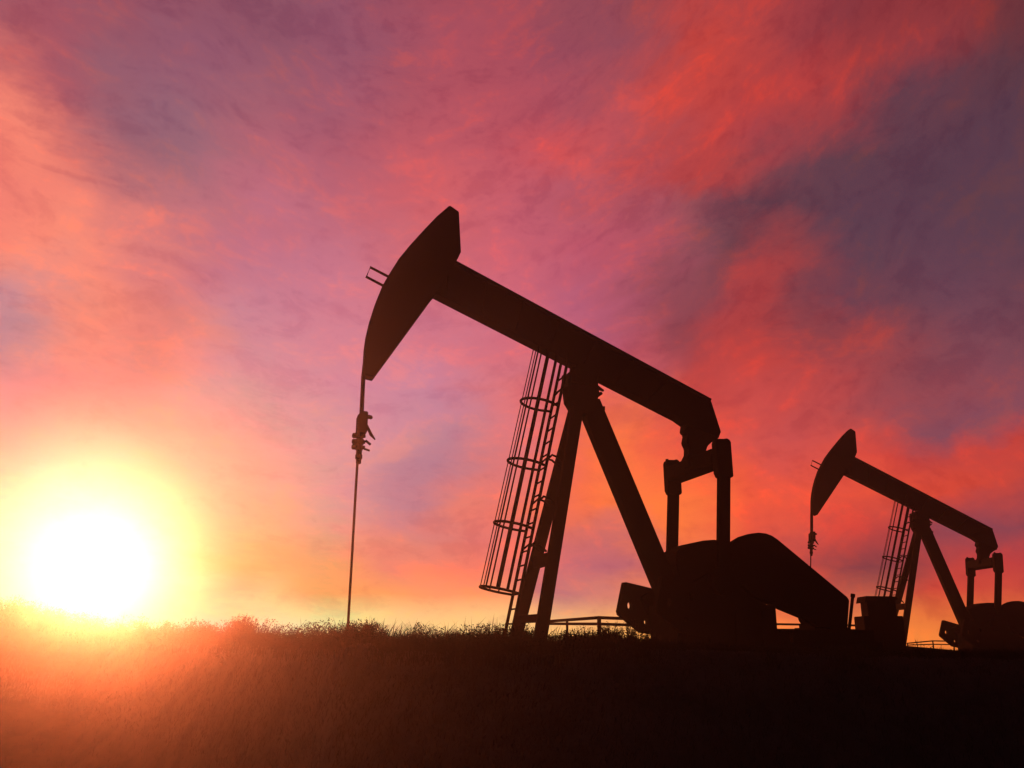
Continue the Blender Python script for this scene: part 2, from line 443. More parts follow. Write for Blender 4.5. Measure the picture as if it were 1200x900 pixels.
def fbm(x, y, seed=0):
    r = 0.0
    a = 1.0
    s = 0.0
    for k in range(5):
        r += a * mnoise.noise(Vector((x * 2 ** k + seed, y * 2 ** k - seed, seed * 1.7)))
        s += a
        a *= 0.5
    return r / s

def u_of(x, y):
    return 600 + 1090 * x / max(y, 4.0)

def ridge_y(u):
    """distance of the crest: nearer in front of the pumping unit, farther towards the sun"""
    return float(np.interp(u, [-100, 100, 200, 300, 400, 460], [27.5, 27.0, 23.5, 18.0, 13.3, 12.6]))

def smax(a, b, k):
    h = max(0.0, min(1.0, 0.5 + 0.5 * (a - b) / k))
    return a * h + b * (1 - h) + k * h * (1 - h)

def ground_z(x, y):
    u = u_of(x, y)
    RY = ridge_y(u)
    rh = -(float(np.interp(u, RIDGE_U, RIDGE_V)) - 745) / 1090 * RY
    if y < RY:
        # near side: the bank falls away from the crest to a dip between it and the viewer
        t = RY - y
        z = rh - 0.55 * max(0.0, t - 0.35) - 0.10 * min(t, 0.35)
        floor = max(-3.2, -1.65 - 0.27 * max(0.0, y - 0.5))
        z = smax(z, floor, 0.6) if t > 2.5 else z
        z += 0.10 * min(1.0, t / 1.5) * fbm(x * 0.7, y * 0.7, 3)
    else:
        t = y - RY
        base = -0.36 - 0.46 * float(smooth01((y - 19) / 12.0))
        w = float(smooth01(t / 2.2))
        z = rh * (1 - w) + base * w
        z += 0.05 * min(1.0, t / 2) * fbm(x * 0.4, y * 0.4, 5)
    z += 0.018 * fbm(x * 3.1, y * 3.1, 9)
    return z

def build_ground():
    ys = list(np.arange(-12, 6, 0.6)) + list(np.arange(6, 29, 0.13)) + list(np.arange(29, 34, 0.5)) + list(np.arange(34, 36.1, 0.5))
    xs = list(np.arange(-64, -14, 2.0)) + list(np.arange(-14, 14, 0.14)) + list(np.arange(14, 64.1, 2.0))
    me = bpy.data.meshes.new('ground')
    v = []
    for y in ys:
        for x in xs:
            v.append((x, y, ground_z(x, y)))
    nx = len(xs)
    f = [(j * nx + i, j * nx + i + 1, (j + 1) * nx + i + 1, (j + 1) * nx + i) for j in range(len(ys) - 1) for i in range(nx - 1)]
    me.from_pydata(v, [], f)
    for p in me.polygons:
        p.use_smooth = True
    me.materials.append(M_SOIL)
    o = bpy.data.objects.new('ground', me)
    C.objects.link(o)
    tag(o, kind='structure')
build_ground()

# ------------------------------------------------------------------ haze
def build_haze():
    m = bpy.data.materials.new('haze')
    m.use_nodes = True
    t = m.node_tree
    for n in list(t.nodes):
        t.nodes.remove(n)
    pv = t.nodes.new('ShaderNodeVolumePrincipled')
    pv.inputs['Color'].default_value = (0.95, 0.92, 0.92, 1)
    pv.inputs['Density'].default_value = HAZE_DENSITY
    pv.inputs['Anisotropy'].default_value = 0.93
    o = t.nodes.new('ShaderNodeOutputMaterial')
    t.links.new(pv.outputs[0], o.inputs['Volume'])
    mb = MB().box((0, 12, 1.15), (132, 50, 13.3))
    ob = mb.build('haze', m)
    tag(ob, kind='stuff')
HAZE_DENSITY = 0.00135
build_haze()

# ------------------------------------------------------------------ pumping unit
ZB = 0.35                                        # height of eye level above the unit's base

def up(poly):
    return [(x, z + ZB) for x, z in poly]

def P(x, t, z):
    return (x, t, z + ZB)

def build_pump():
    root = empty('pump_jack', (0, 0, 0))
    # --- concrete pad and skid
    MB().box(P(0.2, 0, -0.42), (8.2, 2.3, 0.30)).build('foundation', M_CONC, root, 0.02)
    sk = MB()
    for s in (-1, 1):
        sk.box(P(0.05, 0.62 * s, -0.185), (6.5, 0.16, 0.15))
        sk.box(P(-2.35, 0.50 * s, -0.025), (1.6, 0.12, 0.25))
    for x in (3.1, 2.2, 1.1, -0.6, -1.7, -2.5, -3.05):
        sk.box(P(x, 0, -0.19), (0.14, 1.10, 0.12))
    sk.box(P(-1.75, 0, 0.07), (0.75, 0.80, 0.05))
    sk.box(P(-2.50, 0, 0.11), (0.70, 0.70, 0.05))
    sk.box(P(-3.10, 0, -0.06), (0.12, 1.0, 0.16))
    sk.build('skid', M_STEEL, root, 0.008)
    # --- samson post
    for s in (1, -1):
        lg = MB()
        lg.bar(P(3.09, 0.765 * s, -0.36), P(2.03, 0.04 * s, 4.15), 0.195, 0.14, side=(0, 1, 0))
        lg.box(P(3.08, 0.765 * s, -0.245), (0.42, 0.36, 0.03))
        lg.build('leg', M_STEEL, root, 0.01)
    lg = MB()
    lg.bar(P(0.09, 0, -0.26), P(1.86, 0, 4.0), 0.385, 0.24, side=(0, 1, 0))
    lg.box(P(0.09, 0, -0.245), (0.6, 0.5, 0.03))
    lg.build('leg', M_STEEL, root, 0.01)
    for z, hh in ((0.27, 0.13), (1.22, 0.20)):
        x = 3.02 - (z + 0.1) * 0.2335
        t = 0.735 * (4.3 - z) / 4.4
        MB().bar(P(x, -t, z), P(x, t, z), hh, 0.12, side=(1, 0, 0)).build('cross_brace', M_STEEL, root, 0.006)
    MB().prism(up([(2.25, 4.50), (2.30, 4.28), (2.27, 4.0), (2.16, 3.82), (1.98, 3.74), (1.80, 3.85), (1.70, 4.15), (1.74, 4.50)]), -0.17, 0.17).build('post_cap', M_STEEL, root, 0.015)
    br = MB()
    br.tube([P(2.05, -0.30, 4.50), P(2.05, 0.30, 4.50)], 0.15, 20)
    br.box(P(2.05, 0.22, 4.42), (0.42, 0.14, 0.28))
    br.box(P(2.05, -0.22, 4.42), (0.42, 0.14, 0.28))
    sb = br.build('saddle_bearing', M_DARK, root, 0.01)
    gf = MB()
    gf.tube([P(1.74, 0, 4.24), P(1.66, 0, 4.30), P(1.56, 0, 4.25)], [0.05, 0.045, 0.02], 8)
    gf.tube([P(1.72, 0, 4.12), P(1.60, 0, 4.21)], [0.03, 0.03], 8)
    gf.build('grease_line', M_DARK, sb)
    gf = MB()
    gf.tube([P(1.66, 0, 3.89), P(1.55, 0, 3.91)], 0.022, 8)
    gf.tube([P(1.56, 0, 3.96), P(1.57, 0, 3.85)], 0.02, 8)
    gf.build('grease_fitting', M_DARK, sb)
    # --- walking beam
    wb = MB()
    top0, top1 = (4.72, 6.58), (-0.51, 4.21)
    bot0, bot1 = (4.72, 5.77), (-0.02, 3.73)
    # web, flanges
    wb.prism(up([top0, top1, (-0.655, 3.62), (-0.60, 3.49), bot1, bot0]), -0.035, 0.035)
    def flange(a, b, th, up_):
        d = Vector((b[0] - a[0], b[1] - a[1])).normalized()
        n = Vector((-d.y, d.x)) * (1 if up_ else -1)
        # thickness goes towards the inside
        return up([a, b, (b[0] + n.x * th, b[1] + n.y * th), (a[0] + n.x * th, a[1] + n.y * th)])
    wb.prism(flange(top0, top1, 0.05, True), -0.15, 0.15)
    wb.prism(flange(bot0, bot1, 0.05, False), -0.15, 0.15)
    for k in range(8):
        t = (k + 0.4) / 7.6
        a = (top0[0] + (top1[0] - top0[0]) * t, top0[1] + (top1[1] - top0[1]) * t)
        b = (bot0[0] + (bot1[0] - bot0[0]) * t, bot0[1] + (bot1[1] - bot0[1]) * t)
        wb.bar(P(a[0], 0, a[1] - 0.06), P(b[0], 0, b[1] + 0.06), 0.03, 0.27)
    beam = wb.build('walking_beam', M_STEEL, root, 0.004)
    MB().prism(up([(-0.35, 4.24), (-0.50, 4.17), (-0.66, 3.60), (-0.60, 3.47), (0.0, 3.70), (0.35, 3.92)]), -0.147, 0.147).build('end_plate', M_STEEL, beam, 0.01)
    # --- horse head
    hd = [(4.49, 7.455), (4.46, 7.46), (4.315, 7.37), (4.305, 7.355), (4.255, 6.585), (4.31, 6.45), (4.60, 5.88), (4.735, 5.70), (5.70, 4.16), (5.86, 4.19),
          (5.868, 4.40), (5.865, 4.70), (5.845, 4.92), (5.795, 5.20), (5.725, 5.48), (5.62, 5.80), (5.50, 6.05), (5.355, 6.33), (5.16, 6.62), (4.93, 6.93), (4.71, 7.215)]
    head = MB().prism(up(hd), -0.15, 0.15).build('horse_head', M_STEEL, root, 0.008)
    hk = MB()
    for s in (0.0,):
        hk.tube([P(5.44, s, 6.00), P(5.83, s, 6.17), P(5.89, s, 5.985), P(5.50, s, 5.81)], 0.024, 6)
    hk.build('cable_guard', M_DARK, head)
    # --- bridle, carrier bar, clamps, polished rod
    for s in (-0.07, 0.07):
        MB().tube([P(5.835, s, 4.62), P(5.862, s, 4.2), P(5.862, s, 3.55)], 0.032, 6).build('bridle_cable', M_CABLE, root)
    cb = MB()
    cb.box(P(5.85, 0, 3.36), (0.16, 0.34, 0.30))
    cb.box(P(5.83, 0, 3.53), (0.13, 0.26, 0.07))
    cb.tube([P(5.77, 0.02, 3.50), P(5.68, 0.02, 3.485)], [0.04, 0.035], 8)
    cb.build('carrier_bar', M_DARK, root, 0.02)
    rcm = MB()
    for z, r in ((3.18, 0.085), (3.07, 0.082), (2.97, 0.066), (2.89, 0.050), (2.82, 0.060), (2.75, 0.045)):
        rcm.tube([P(5.875, 0, z - 0.05), P(5.875, 0, z - 0.03), P(5.875, 0, z + 0.03), P(5.875, 0, z + 0.05)], [r * 0.7, r, r, r * 0.7], 10)
    for z in (3.17, 3.07, 2.98):
        rcm.tube([P(5.78, 0, z), P(5.95, 0, z), P(5.985, 0, z), P(6.0, 0, z)], [0.03, 0.046, 0.046, 0.025], 8)
    rcm.tube([P(5.79, 0, 3.40), P(5.69, 0, 3.20), P(5.62, 0, 3.12)], [0.02, 0.03, 0.012], 6)
    rcm.tube([P(5.78, 0, 3.10), P(5.69, 0, 3.03)], 0.022, 6)
    rcm.tube([P(5.80, 0, 2.96), P(5.70, 0, 2.93)], 0.018, 6)
    rcm.build('rod_clamp', M_DARK, root, 0.004)
    MB().tube([P(5.885, 0, 3.5), P(5.92, 0, 0.0), P(5.92, 0, -0.30)], 0.021, 8).build('polished_rod', M_CABLE, root)
    sbx = MB()
    for z, r, h in ((-0.10, 0.055, 0.14), (-0.19, 0.09, 0.04), (-0.27, 0.07, 0.12), (-0.335, 0.14, 0.05)):
        sbx.tube([P(5.92, 0, z - h / 2), P(5.92, 0, z + h / 2)], r, 14)
    sbx.tube([P(5.92, -0.35, -0.27), P(5.92, 0.35, -0.27)], 0.04, 10)
    sbx.build('stuffing_box', M_DARK, root)
    # --- equalizer
    MB().prism(up([(0.02, 3.72), (0.05, 3.58), (-0.01, 3.53), (0.03, 3.38), (-0.02, 3.28), (-0.01, 3.16), (0.05, 3.06), (0.02, 2.92), (-0.30, 2.95), (-0.32, 3.14), (-0.38, 3.32), (-0.50, 3.42), (-0.60, 3.48), (-0.60, 3.62)]), -0.13, 0.13).build('equalizer_bearing', M_DARK, root, 0.015)
    eq = MB()
    eq.prism(up([(-0.03, 2.84), (-0.02, 3.10), (-0.34, 3.10), (-0.34, 2.80)]), -0.90, 0.90)
    eb = eq.build('equalizer_bar', M_STEEL, root, 0.02)
    for s in (-1, 1):
        en = MB()
        en.prism(up([(-0.045, 2.66), (-0.04, 3.19), (-0.07, 3.24), (-0.29, 3.25), (-0.325, 3.20), (-0.33, 2.60), (-0.29, 2.58), (-0.08, 2.58)]), 0.99 * s - 0.09, 0.99 * s + 0.09)
        en.build('end_clamp', M_DARK, eb, 0.012)
        for xx in (-0.09, -0.28):
            MB().tube([P(xx, 0.99 * s, 3.22), P(xx, 0.99 * s, 3.268)], 0.03, 6).build('bolt', M_DARK, eb)
        # pitman arm
        pt = MB()
        pt.bar(P(-0.19, 0.99 * s, 2.62), P(-0.055, 0.99 * s, 0.90), 0.205, 0.12)
        pt.tube([P(-0.03, 0.90 * s, 0.86), P(-0.03, 1.09 * s, 0.86)], 0.22, 20)
        pt.build('pitman_arm', M_STEEL, root, 0.012)
    # --- gearbox, pedestal
    gb = MB()
    gb.prism(up([(0.34, 0.45), (0.46, 1.20), (0.44, 1.36), (0.375, 1.43), (0.27, 1.49), (0.16, 1.53), (0.03, 1.568), (-0.085, 1.592), (-0.30, 1.612), (-0.45, 1.59), (-0.68, 1.50), (-0.95, 1.35), (-1.20, 1.05), (-1.22, 0.45)]), -0.34, 0.34)
    gb.tube([P(-0.45, -0.60, 1.08), P(-0.45, 0.60, 1.08)], 0.10, 16)
    gbo = gb.build('gearbox', M_DARK, root, 0.02)
    pd = MB()
    pd.box(P(-0.33, 0, 0.08), (1.86, 1.10, 0.86))
    for x in (0.4, 0.0, -0.5, -1.0):
        pd.box(P(x, 0, 0.05), (0.06, 1.16, 0.74))
    pd.build('pedestal', M_STEEL, root, 0.008)
    # --- cranks with counterweights
    for s in (-1, 1):
        ca = MB()
        a = math.atan2(-0.55, 1.05)
        ca.bar(P(-0.45, 0.70 * s, 1.08), P(0.62, 0.70 * s, 0.50), 0.36, 0.12)
        ca.tube([P(-0.45, 0.62 * s, 1.08), P(-0.45, 0.78 * s, 1.08)], 0.27, 24)
        cr_ = ca.build('crank_arm', M_DARK, root, 0.01)
        MB().tube([P(-0.03, 0.74 * s, 0.86), P(-0.03, 0.92 * s, 0.86)], 0.07, 16).build('crank_pin', M_DARK, cr_)
    def counterweight(s):
        bm = bmesh.new()
        poly = up([(0.99, 0.88), (0.975, 0.925), (0.93, 0.93), (0.42, 0.825), (0.34, 0.74), (0.05, 0.60), (-0.05, 0.20), (0.10, -0.04), (0.56, 0.035), (0.68, 0.05), (1.09, 0.36), (1.105, 0.42)])
        holes = [(0.88, 0.52, 0.042), (0.48, 0.62, 0.040), (0.58, 0.24, 0.034)]
        t0, t1 = (0.765 * s, 0.875 * s)
        # plate with true through holes: cut with the knife of triangle fill
        edges = []
        def loop(pts):
            vs_ = [bm.verts.new((x, t0, z)) for x, z in pts]
            return [bm.edges.new((vs_[i], vs_[(i + 1) % len(vs_)])) for i in range(len(vs_))]
        edges += loop(poly)
        for hx, hz, hr in holes:
            edges += loop([(hx + hr * math.cos(k * math.pi / 6), hz + ZB + 1.6 * hr * math.sin(k * math.pi / 6)) for k in range(12)])
        bmesh.ops.triangle_fill(bm, use_beauty=True, use_dissolve=False, edges=edges)
        ret = bmesh.ops.extrude_face_region(bm, geom=list(bm.faces))
        for g in ret['geom']:
            if isinstance(g, bmesh.types.BMVert):
                g.co.y = t1
        bmesh.ops.recalc_face_normals(bm, faces=bm.faces)
        me = bpy.data.meshes.new('counterweight')
        bm.to_mesh(me)
        bm.free()
        me.materials.append(M_DARK)
        ob = bpy.data.objects.new('counterweight', me)
        C.objects.link(ob)
        ob.parent = root
    counterweight(-1)
    counterweight(1)
    # --- belt guard, motor
    g = [(-0.46, 1.40), (-0.50, 1.52), (-0.59, 1.59), (-0.73, 1.665), (-0.90, 1.715), (-1.06, 1.735), (-1.20, 1.725), (-1.31, 1.69), (-1.42, 1.625),
         (-2.71, 0.655), (-2.745, 0.60), (-2.65, 0.12), (-2.45, 0.10), (-2.03, 0.17), (-1.84, 0.28), (-1.42, 0.43), (-0.91, 0.64), (-0.55, 0.95)]
    gd = MB().prism(up(g), 0.36, 0.53).build('belt_guard', M_STEEL, root, 0.01)
    mt = MB()
    mt.tube([P(-2.44, -0.42, 0.34), P(-2.44, -0.36, 0.34), P(-2.44, 0.25, 0.34), P(-2.44, 0.30, 0.34)], [0.15, 0.19, 0.19, 0.14], 24)
    mt.tube([P(-2.44, 0.25, 0.34), P(-2.44, 0.37, 0.34)], 0.05, 10)
    mt.box(P(-2.44, -0.05, 0.155), (0.44, 0.5, 0.09))
    mt.box(P(-2.60, -0.05, 0.40), (0.14, 0.2, 0.2))
    mt.build('motor', M_DARK, root, 0.004)
    ex = MB()
    ex.tube([P(-3.12, -0.25, 0.0), P(-3.24, -0.25, 0.15), P(-3.385, -0.25, 0.74)], [0.028, 0.03, 0.03], 8)
    ex.tube([P(-3.375, -0.25, 0.69), P(-3.388, -0.25, 0.75)], 0.042, 8)
    ex.build('brake_lever', M_DARK, root)
    # --- ladder with safety cage
    def lx(z):
        return 3.36 - (z + 0.08) * (1.02 / 4.63)
    def nrm(z):                                     # the ladder leans back with the post
        return (lx(z), z)
    ld = MB()
    for s in (-0.21, 0.21):
        ld.bar(P(lx(-0.25), s, -0.25), P(lx(4.85), s, 4.85), 0.048, 0.03)
    lad = ld.build('ladder', M_STEEL, root)
    z = -0.05
    while z < 4.6:
        MB().tube([P(lx(z), -0.21, z), P(lx(z), 0.21, z)], 0.015, 6).build('rung', M_STEEL, lad)
        z += 0.235
    # stand-offs between ladder and post
    for z, l in ((4.15, 0.16), (2.90, 0.2), (2.18, 0.2), (1.40, 0.2)):
        for s in (-0.19, 0.19):
            so_ = MB()
            so_.tube([P(lx(z), s, z), P(lx(z) - l * 0.5, s * 0.9, z + 0.09), P(lx(z) - l, s * 0.8, z + 0.06), P(lx(z) - l - 0.12, s * 0.7, z - 0.05)], 0.02, 6)
            so_.build('bracket', M_STEEL, lad)
    cage = empty('safety_cage', (0, 0, 0))
    cage.parent = root
    def hoop_pts(z, n=20):
        x0 = lx(z) + 0.02
        def q(dx, t):
            return P(x0 + dx, t, z + 0.20 * dx)
        pts = [q(-0.02, -0.21)]
        for k in range(n + 1):
            a = math.radians(-112 + 224 * k / n)
            pts.append(q(0.265 + 0.325 * math.cos(a), 0.325 * math.sin(a)))
        pts.append(q(-0.02, 0.21))
        return pts
    for z in (0.66, 1.72, 2.79, 3.86):
        hb = MB()
        hb.tube(hoop_pts(z), 0.024, 6)
        hb.build('hoop', M_STEEL, cage)
    for a, bw in ((-100, 0.026), (-72, 0.028), (-45, 0.018), (-15, 0.016), (31, 0.028), (67, 0.048), (97, 0.050)):
        r = math.radians(a)
        dx, t = 0.265 + 0.325 * math.cos(r), 0.325 * math.sin(r)
        p0 = P(lx(0.66) + 0.02 + dx, t, 0.64 + 0.20 * dx)
        p1 = P(lx(5.05) + 0.02 + dx, t, 5.05)
        MB().bar(p0, p1, bw, 0.014, side=(0.265, 0.964, 0)).build('cage_bar', M_STEEL, cage)
    return root

ROLL2 = 0.089
pump = build_pump()
yaw1 = math.atan2(-0.265, -0.964)
def place(o, origin, yaw, roll):
    Fv = Vector((-math.cos(yaw), -math.sin(yaw), 0))
    Tv = Vector((math.sin(yaw), -math.cos(yaw), 0))
    Z = Vector((0, 0, 1))
    c, s = math.cos(roll), math.sin(roll)
    Fr, Zr = Fv * c + Z * s, Z * c - Fv * s
    R = Matrix((Fr, Tv, Zr)).transposed()
    loc = Vector(origin) - Zr * ZB
    o.matrix_world = Matrix.Translation(loc) @ R.to_4x4()
pump2 = copy_tree(pump)
place(pump, (3.156, 16.0, 0.0), math.atan2(0.265, 0.964), 0.0)
place(pump2, (16.28, 32.323, -0.475), -0.015, ROLL2)
tag(pump, 'large black pump jack in the foreground, its horse head raised high over the polished rod', 'pump jack', 'oil pump jacks')
tag(pump2, 'smaller distant black pump jack at the right edge, behind the control cabinet', 'pump jack', 'oil pump jacks')

# ------------------------------------------------------------------ pipe railings beyond the pump jacks
def railing(pts, posts, label, group, zt=0.42, zl=0.24, r=0.035):
    """pts: top rail run (x, y, z) ; posts: (x, y, top, radius)"""
    root = empty('pipe_railing', (pts[0][0], pts[0][1], ground_z(pts[0][0], pts[0][1])))
    inv = root.location
    def loc(p):
        return (p[0] - inv.x, p[1] - inv.y, p[2] - inv.z)
    for i in range(len(pts) - 1):
        a, b = pts[i], pts[i + 1]
        MB().tube([loc(a[:3]), loc(b[:3])], r, 8).build('rail', M_STEEL, root)
        MB().tube([loc((a[0], a[1], a[3])), loc((b[0], b[1], b[3]))], r * 0.9, 8).build('rail', M_STEEL, root)
    for x, y, zt_, rr in posts:
        g = ground_z(x, y)
        MB().tube([loc((x, y, g - 0.1)), loc((x, y, zt_))], rr, 8).build('post', M_STEEL, root)
    tag(root, label, 'railing', group)
    return root

def xat(u, y):
    return (u - 600) / 1090.0 * y
def zat(v, y):
    return (745 - v) / 1090.0 * y

A = (xat(702.5, 20), 20, zat(724.5, 20), zat(731.7, 20))
B = (xat(630, 24.5), 24.5, zat(729.6, 24.5), zat(731.4, 24.5))
Cc = (xat(905, 31), 31, zat(731.8, 31), zat(738.0, 31))
Dd = (xat(1012, 34.5), 34.5, zat(733.5, 34.5), zat(738.5, 34.5))
def along(p, q, t):
    return tuple(p[i] + (q[i] - p[i]) * t for i in range(len(p)))
pB = along(A, B, 0.47)
posts = [(A[0], A[1], A[2] + 0.03, 0.045), (pB[0], pB[1], pB[2], 0.03), (B[0], B[1], B[2], 0.03)]
for t in (0.3, 0.6, 1.0, 1.5):
    q = along(A, Cc, t) if t <= 1 else along(Cc, Dd, (t - 1) * 0.55 / 0.5)
    posts.append((q[0], q[1], q[2], 0.03))
railing([B, A, Cc, Dd], posts, 'low dark pipe railing running behind the large pump jack, above the grass', 'pipe railings')
A2 = (xat(1062, 34), 34, zat(753.5, 34), zat(755.5, 34))
B2 = (xat(1092, 34.5), 34.5, zat(750.8, 34.5), zat(754.6, 34.5))
C2 = (xat(1116, 35.2), 35.2, zat(751.2, 35.2), zat(755.0, 35.2))
railing([A2, B2, C2], [(p[0], p[1], p[2], 0.025) for p in (A2, B2, C2)], 'short thin pipe railing between the legs of the distant pump jack', 'pipe railings', r=0.022)

# ------------------------------------------------------------------ control cabinet
def cabinet():
    y = 20.0
    x0, x1 = xat(1009, y), xat(1053, y)
    u0, u1 = xat(1017, y), xat(1049, y)
    zt, zm = zat(702.5, y), zat(723, y)
    gz = ground_z((x0 + x1) / 2, y)
    cx = (x0 + x1) / 2
    root = empty('control_cabinet', (cx, y, gz))
    root.rotation_euler = (0, 0, math.radians(-6))
    def b(xa, xb, za, zb, d, off=0):
        return MB().box(((xa + xb) / 2 - cx, off, (za + zb) / 2 - gz), (xb - xa, d, zb - za))
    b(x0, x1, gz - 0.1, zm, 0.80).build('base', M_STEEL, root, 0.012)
    b(u0, u1, zm, zt - 0.02, 0.55, 0.05).build('body', M_STEEL, root, 0.01)
    lid = MB().prism([(u0 - 0.075 - cx, zt - 0.10 - gz), (u0 - 0.035 - cx, zt + 0.04 - gz), (u1 - cx, zt + 0.03 - gz), (u1 + 0.03 - cx, zt - 0.03 - gz), (u1 - cx, zt - 0.04 - gz), (u0 - cx, zt - 0.06 - gz)], -0.33, 0.40)
    lid.build('lid', M_STEEL, root, 0.006)
    dr = b(u0 + 0.06, u1 - 0.06, zm + 0.05, zt - 0.12, 0.03, -0.24).build('door', M_DARK, root, 0.006)
    MB().tube([(u1 - 0.14 - cx, -0.27, zm + 0.25 - gz), (u1 - 0.14 - cx, -0.27, zm + 0.40 - gz)], 0.015, 6).build('handle', M_DARK, dr)
    tag(root, 'tall black control cabinet with overhanging lid on a wider base, between the two pump jacks', 'cabinet')
cabinet()

# ------------------------------------------------------------------ grass: blades over the bank and the ridge, nobody could count them
def build_grass():
    V, F = [], []
    def blade(x, y, z, h, w, lean, az):
        dx, dy = math.cos(az), math.sin(az)
        n = 3
        o = len(V)
        # flat ribbon roughly facing the viewer, bending along (dx, dy)
        wx, wy = math.cos(az * 0.37), 0.35 * math.sin(az * 3.1)
        for k in range(n):
            t = k / n
            b = lean * t * t
            ww = w * (1 - 0.55 * t)
            px, py, pz = x + dx * b * h, y + dy * b * h, z + h * t * (1 - 0.25 * lean * t)
            V.append((px - wx * ww, py - wy * ww, pz))
            V.append((px + wx * ww, py + wy * ww, pz))
        V.append((x + dx * lean * h, y + dy * lean * h, z + h * (1 - 0.25 * lean)))
        for k in range(n - 1):
            a = o + 2 * k
            F.append((a, a + 1, a + 3, a + 2))
        a = o + 2 * (n - 1)
        F.append((a, a + 1, a + 2))
    def dens(x, y):
        return fbm(x * 1.6, y * 1.6, 21)
    R = random.Random(5)
    # along the crest
    n = 0
    while n < 90000:
        u = R.uniform(-120, 1330)
        RY = ridge_y(u)
        y = RY - 0.7 + R.random() ** 0.8 * 2.6
        x = xat(u, y)
        d = dens(x, y)
        if R.random() > 0.5 + 1.1 * d:
            continue
        k = RY / 12.6
        tall = 0.62 + 2.3 * max(0.0, d) + 0.9 * max(0.0, fbm(x * 0.7, y * 0.7, 33))
        h = R.uniform(0.08, 0.21) * tall
        if R.random() < 0.06:
            h = R.uniform(0.20, 0.40)
        h *= float(np.interp(u, [250, 600, 660, 760, 800], [1.0, 1.35, 0.9, 0.75, 0.42]))
        blade(x, y, ground_z(x, y) - 0.01, h * k, R.uniform(0.0042, 0.0085) * k, R.uniform(0.05, 0.9), R.uniform(0, 6.283))
        n += 1
    # leafy tufts mixed into the grass along the crest
    for _ in range(3200):
        u = R.uniform(-100, 1320)
        RY = ridge_y(u)
        k = RY / 12.6
        y = RY - 0.3 + R.random() * 1.2
        x = xat(u, y)
        d = dens(x * 1.3, y)
        if R.random() > 0.45 + 1.4 * d:
            continue
        hh = R.uniform(0.09, 0.27) * k * (1 + 0.8 * max(0, d)) * float(np.interp(u, [250, 600, 660, 760, 800], [1.1, 1.3, 0.85, 0.7, 0.3]))
        ww = R.uniform(0.03, 0.13) * k
        z0 = ground_z(x, y)
        for _q in range(int(26 + 300 * hh / k)):
            t = R.random()
            px = x + R.gauss(0, ww) * (0.6 + 0.5 * t)
            pz = z0 + hh * t * math.exp(-((px - x) / ww) ** 2 * 0.25)
            sz = R.uniform(0.012, 0.030) * k
            an = R.uniform(0, 6.283)
            o = len(V)
            c_, s_ = math.cos(an), math.sin(an)
            py = y + R.gauss(0, ww)
            V.extend([(px, py, pz), (px + sz * c_ * 0.5 - sz * s_ * 0.25, py + sz * 0.2, pz + sz * s_ * 0.5 + sz * c_ * 0.25),
                      (px + sz * c_, py, pz + sz * s_), (px + sz * c_ * 0.5 + sz * s_ * 0.25, py - sz * 0.2, pz + sz * s_ * 0.5 - sz * c_ * 0.25)])
            F.append((o, o + 1, o + 2, o + 3))
    # the face of the bank
    for _ in range(34000):
        u = R.uniform(-60, 1260)
        y = ridge_y(u) - 0.6 - R.random() * 3.2
        x = xat(u, y)
        h = R.uniform(0.04, 0.13)
        blade(x, y, ground_z(x, y) - 0.01, h, R.uniform(0.003, 0.006), R.uniform(0.2, 1.2), R.uniform(0, 6.283))
    # behind, around the units
    for _ in range(26000):
        y = R.uniform(14.5, 34)
        x = R.uniform(-0.55, 0.58) * y
        h = R.uniform(0.06, 0.18)
        blade(x, y, ground_z(x, y) - 0.01, h, R.uniform(0.003, 0.006), R.uniform(0.1, 0.8), R.uniform(0, 6.283))
    me = bpy.data.meshes.new('grass')
    me.from_pydata(V, [], F)
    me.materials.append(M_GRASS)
    o = bpy.data.objects.new('grass', me)
    C.objects.link(o)
    tag(o, kind='stuff')
build_grass()

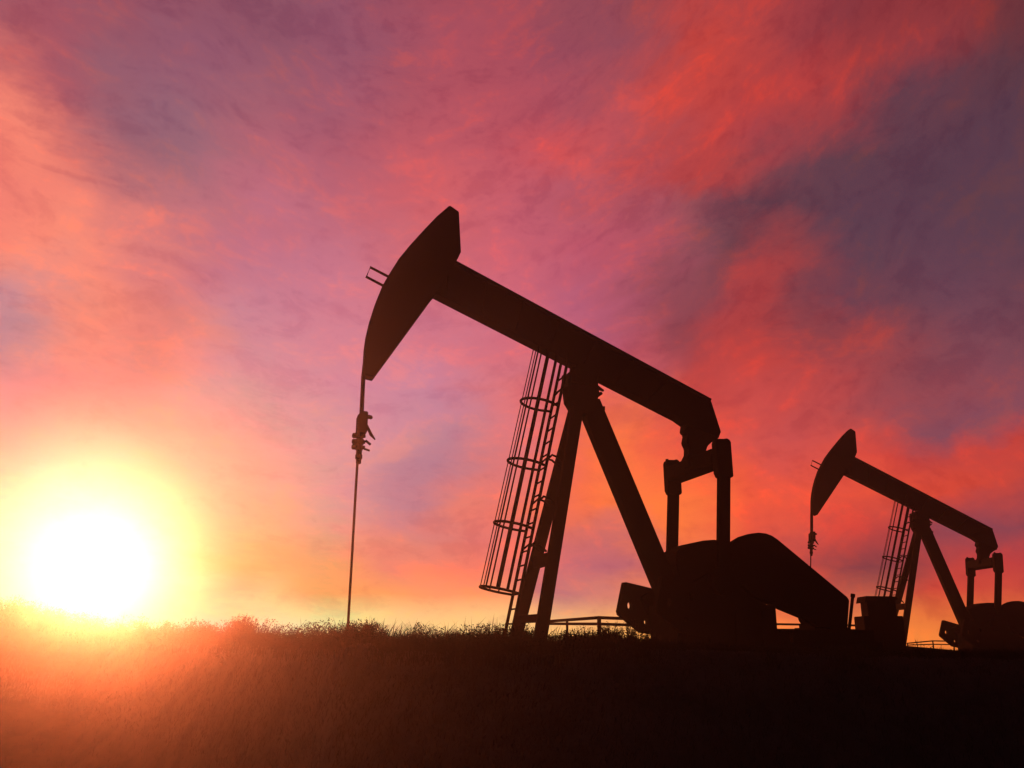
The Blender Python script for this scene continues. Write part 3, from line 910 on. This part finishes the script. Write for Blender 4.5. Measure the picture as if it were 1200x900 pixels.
# ------------------------------------------------------------------ weed clumps standing out of the ridge line
def weed(u, y, half, h, seed, label, leafy=1.0, stems=26, name='weed_clump'):
    R = random.Random(seed)
    y = y - 12.6 + ridge_y(u)
    k = ridge_y(u) / 12.6
    half, h = half * k * 1.1, h * k * 1.25
    x = xat(u, y)
    z = ground_z(x, y)
    root = empty(name, (x, y, z))
    sm = MB()
    V, F = [], []
    def leaf(p, size, ang, tip):
        o = len(V)
        d = Vector((math.cos(ang), math.sin(ang) * 0.8, tip)).normalized()
        s = d.cross(Vector((R.uniform(-1, 1), R.uniform(-1, 1), R.uniform(0.1, 1)))).normalized()
        V.extend([tuple(p), tuple(p + d * size * 0.45 + s * size * 0.24), tuple(p + d * size), tuple(p + d * size * 0.5 - s * size * 0.24)])
        F.append((o, o + 1, o + 2, o + 3))
    for _k in range(stems):
        r = R.gauss(0, 0.45)
        bx = max(-1, min(1, r)) * half
        by = R.uniform(-0.6, 0.6) * half
        env = math.sqrt(max(0.05, 1 - (bx / half) ** 2 * 0.85))
        hh = h * env * R.uniform(0.62, 1.08)
        lx_, ly_ = bx * 0.5 + R.uniform(-0.25, 0.25) * hh, R.uniform(-0.2, 0.2) * hh
        p0 = Vector((bx, by, ground_z(x + bx, y + by) - z - 0.02))
        p1 = p0 + Vector((lx_ * 0.35, ly_ * 0.35, hh * 0.55))
        p2 = p0 + Vector((lx_, ly_, hh))
        sm.tube([p0, p1, p2], [0.0045, 0.0032, 0.0014], 4)
        m = int(hh / (0.010 * k) * leafy)
        for q in range(m):
            t = R.uniform(0.12, 1.0)
            c = p0.lerp(p1, t * 2) if t < 0.5 else p1.lerp(p2, t * 2 - 1)
            c = c + Vector((R.gauss(0, 0.012), R.gauss(0, 0.012), R.gauss(0, 0.006))) * k
            leaf(c, k * R.uniform(0.018, 0.040) * (1.15 - 0.5 * t), R.uniform(0, 6.283), R.uniform(0.0, 1.3))
    tag(sm.build('stalk', M_WEED, root), kind='stuff')
    me = bpy.data.meshes.new('foliage')
    me.from_pydata(V, [], F)
    me.materials.append(M_WEED)
    f = bpy.data.objects.new('foliage', me)
    C.objects.link(f)
    f.parent = root
    tag(root, label, 'weed', 'weeds along the ridge line')
    return root

PXM = 12.8 / 1090                     # metres per picture unit on the ridge
for u, y, hw, hp, leafy, stems, lab in [
    (8, 12.7, 26, 16, 1.0, 40, 'pale backlit weed clump at the far left end of the ridge'),
    (66, 12.7, 30, 15, 0.8, 36, 'weed clump directly under the setting sun, washed out by glare'),
    (118, 12.7, 24, 14, 0.8, 30, 'low weed clump just right of the setting sun'),
    (196, 12.8, 10, 15, 1.0, 16, 'small knobbly weed, left one of a close pair right of the sun'),
    (222, 12.75, 13, 14, 1.0, 20, 'small round weed, right one of a close pair right of the sun'),
    (252, 12.8, 16, 11, 0.5, 18, 'sparse wiry weed left of the tall rounded clump'),
    (284, 12.7, 22, 25, 1.3, 60, 'tall rounded weed clump, the highest between sun and polished rod'),
    (346, 12.8, 10, 21, 0.5, 7, 'single slanting weed sprig between two rounded clumps'),
    (386, 12.75, 14, 13, 1.0, 20, 'short bushy weed just left of the polished rod'),
    (424, 12.65, 24, 22, 1.4, 70, 'dense mound of weeds just right of the polished rod'),
    (453, 12.8, 8, 15, 0.8, 10, 'thin upright weed right of the dense mound'),
    (497, 12.8, 14, 17, 1.1, 26, 'bushy weed left of the darker weed halfway to the ladder'),
    (531, 12.75, 16, 19, 1.3, 34, 'darker arching weed halfway between mound and ladder'),
    (566, 12.8, 14, 11, 0.9, 18, 'low weed just left of the ladder foot'),
    (656, 12.8, 12, 12, 0.9, 18, 'low weed just right of the front legs'),
    (687, 12.8, 17, 20, 1.1, 36, 'tall weed between the two railing posts'),
    (716, 12.85, 14, 23, 1.0, 30, 'tall weed right of the thick railing post'),
    (741, 12.8, 16, 25, 1.0, 34, 'tall feathery weed under the far counterweight'),
    (1076, 13.2, 9, 17, 0.35, 8, 'wispy dry weed under the distant pump jack'),
    (1094, 13.2, 9, 11, 0.6, 10, 'short wispy weed beside the distant counterweight')]:
    weed(u, y, hw * PXM, hp * PXM, int(u), lab, leafy, stems)
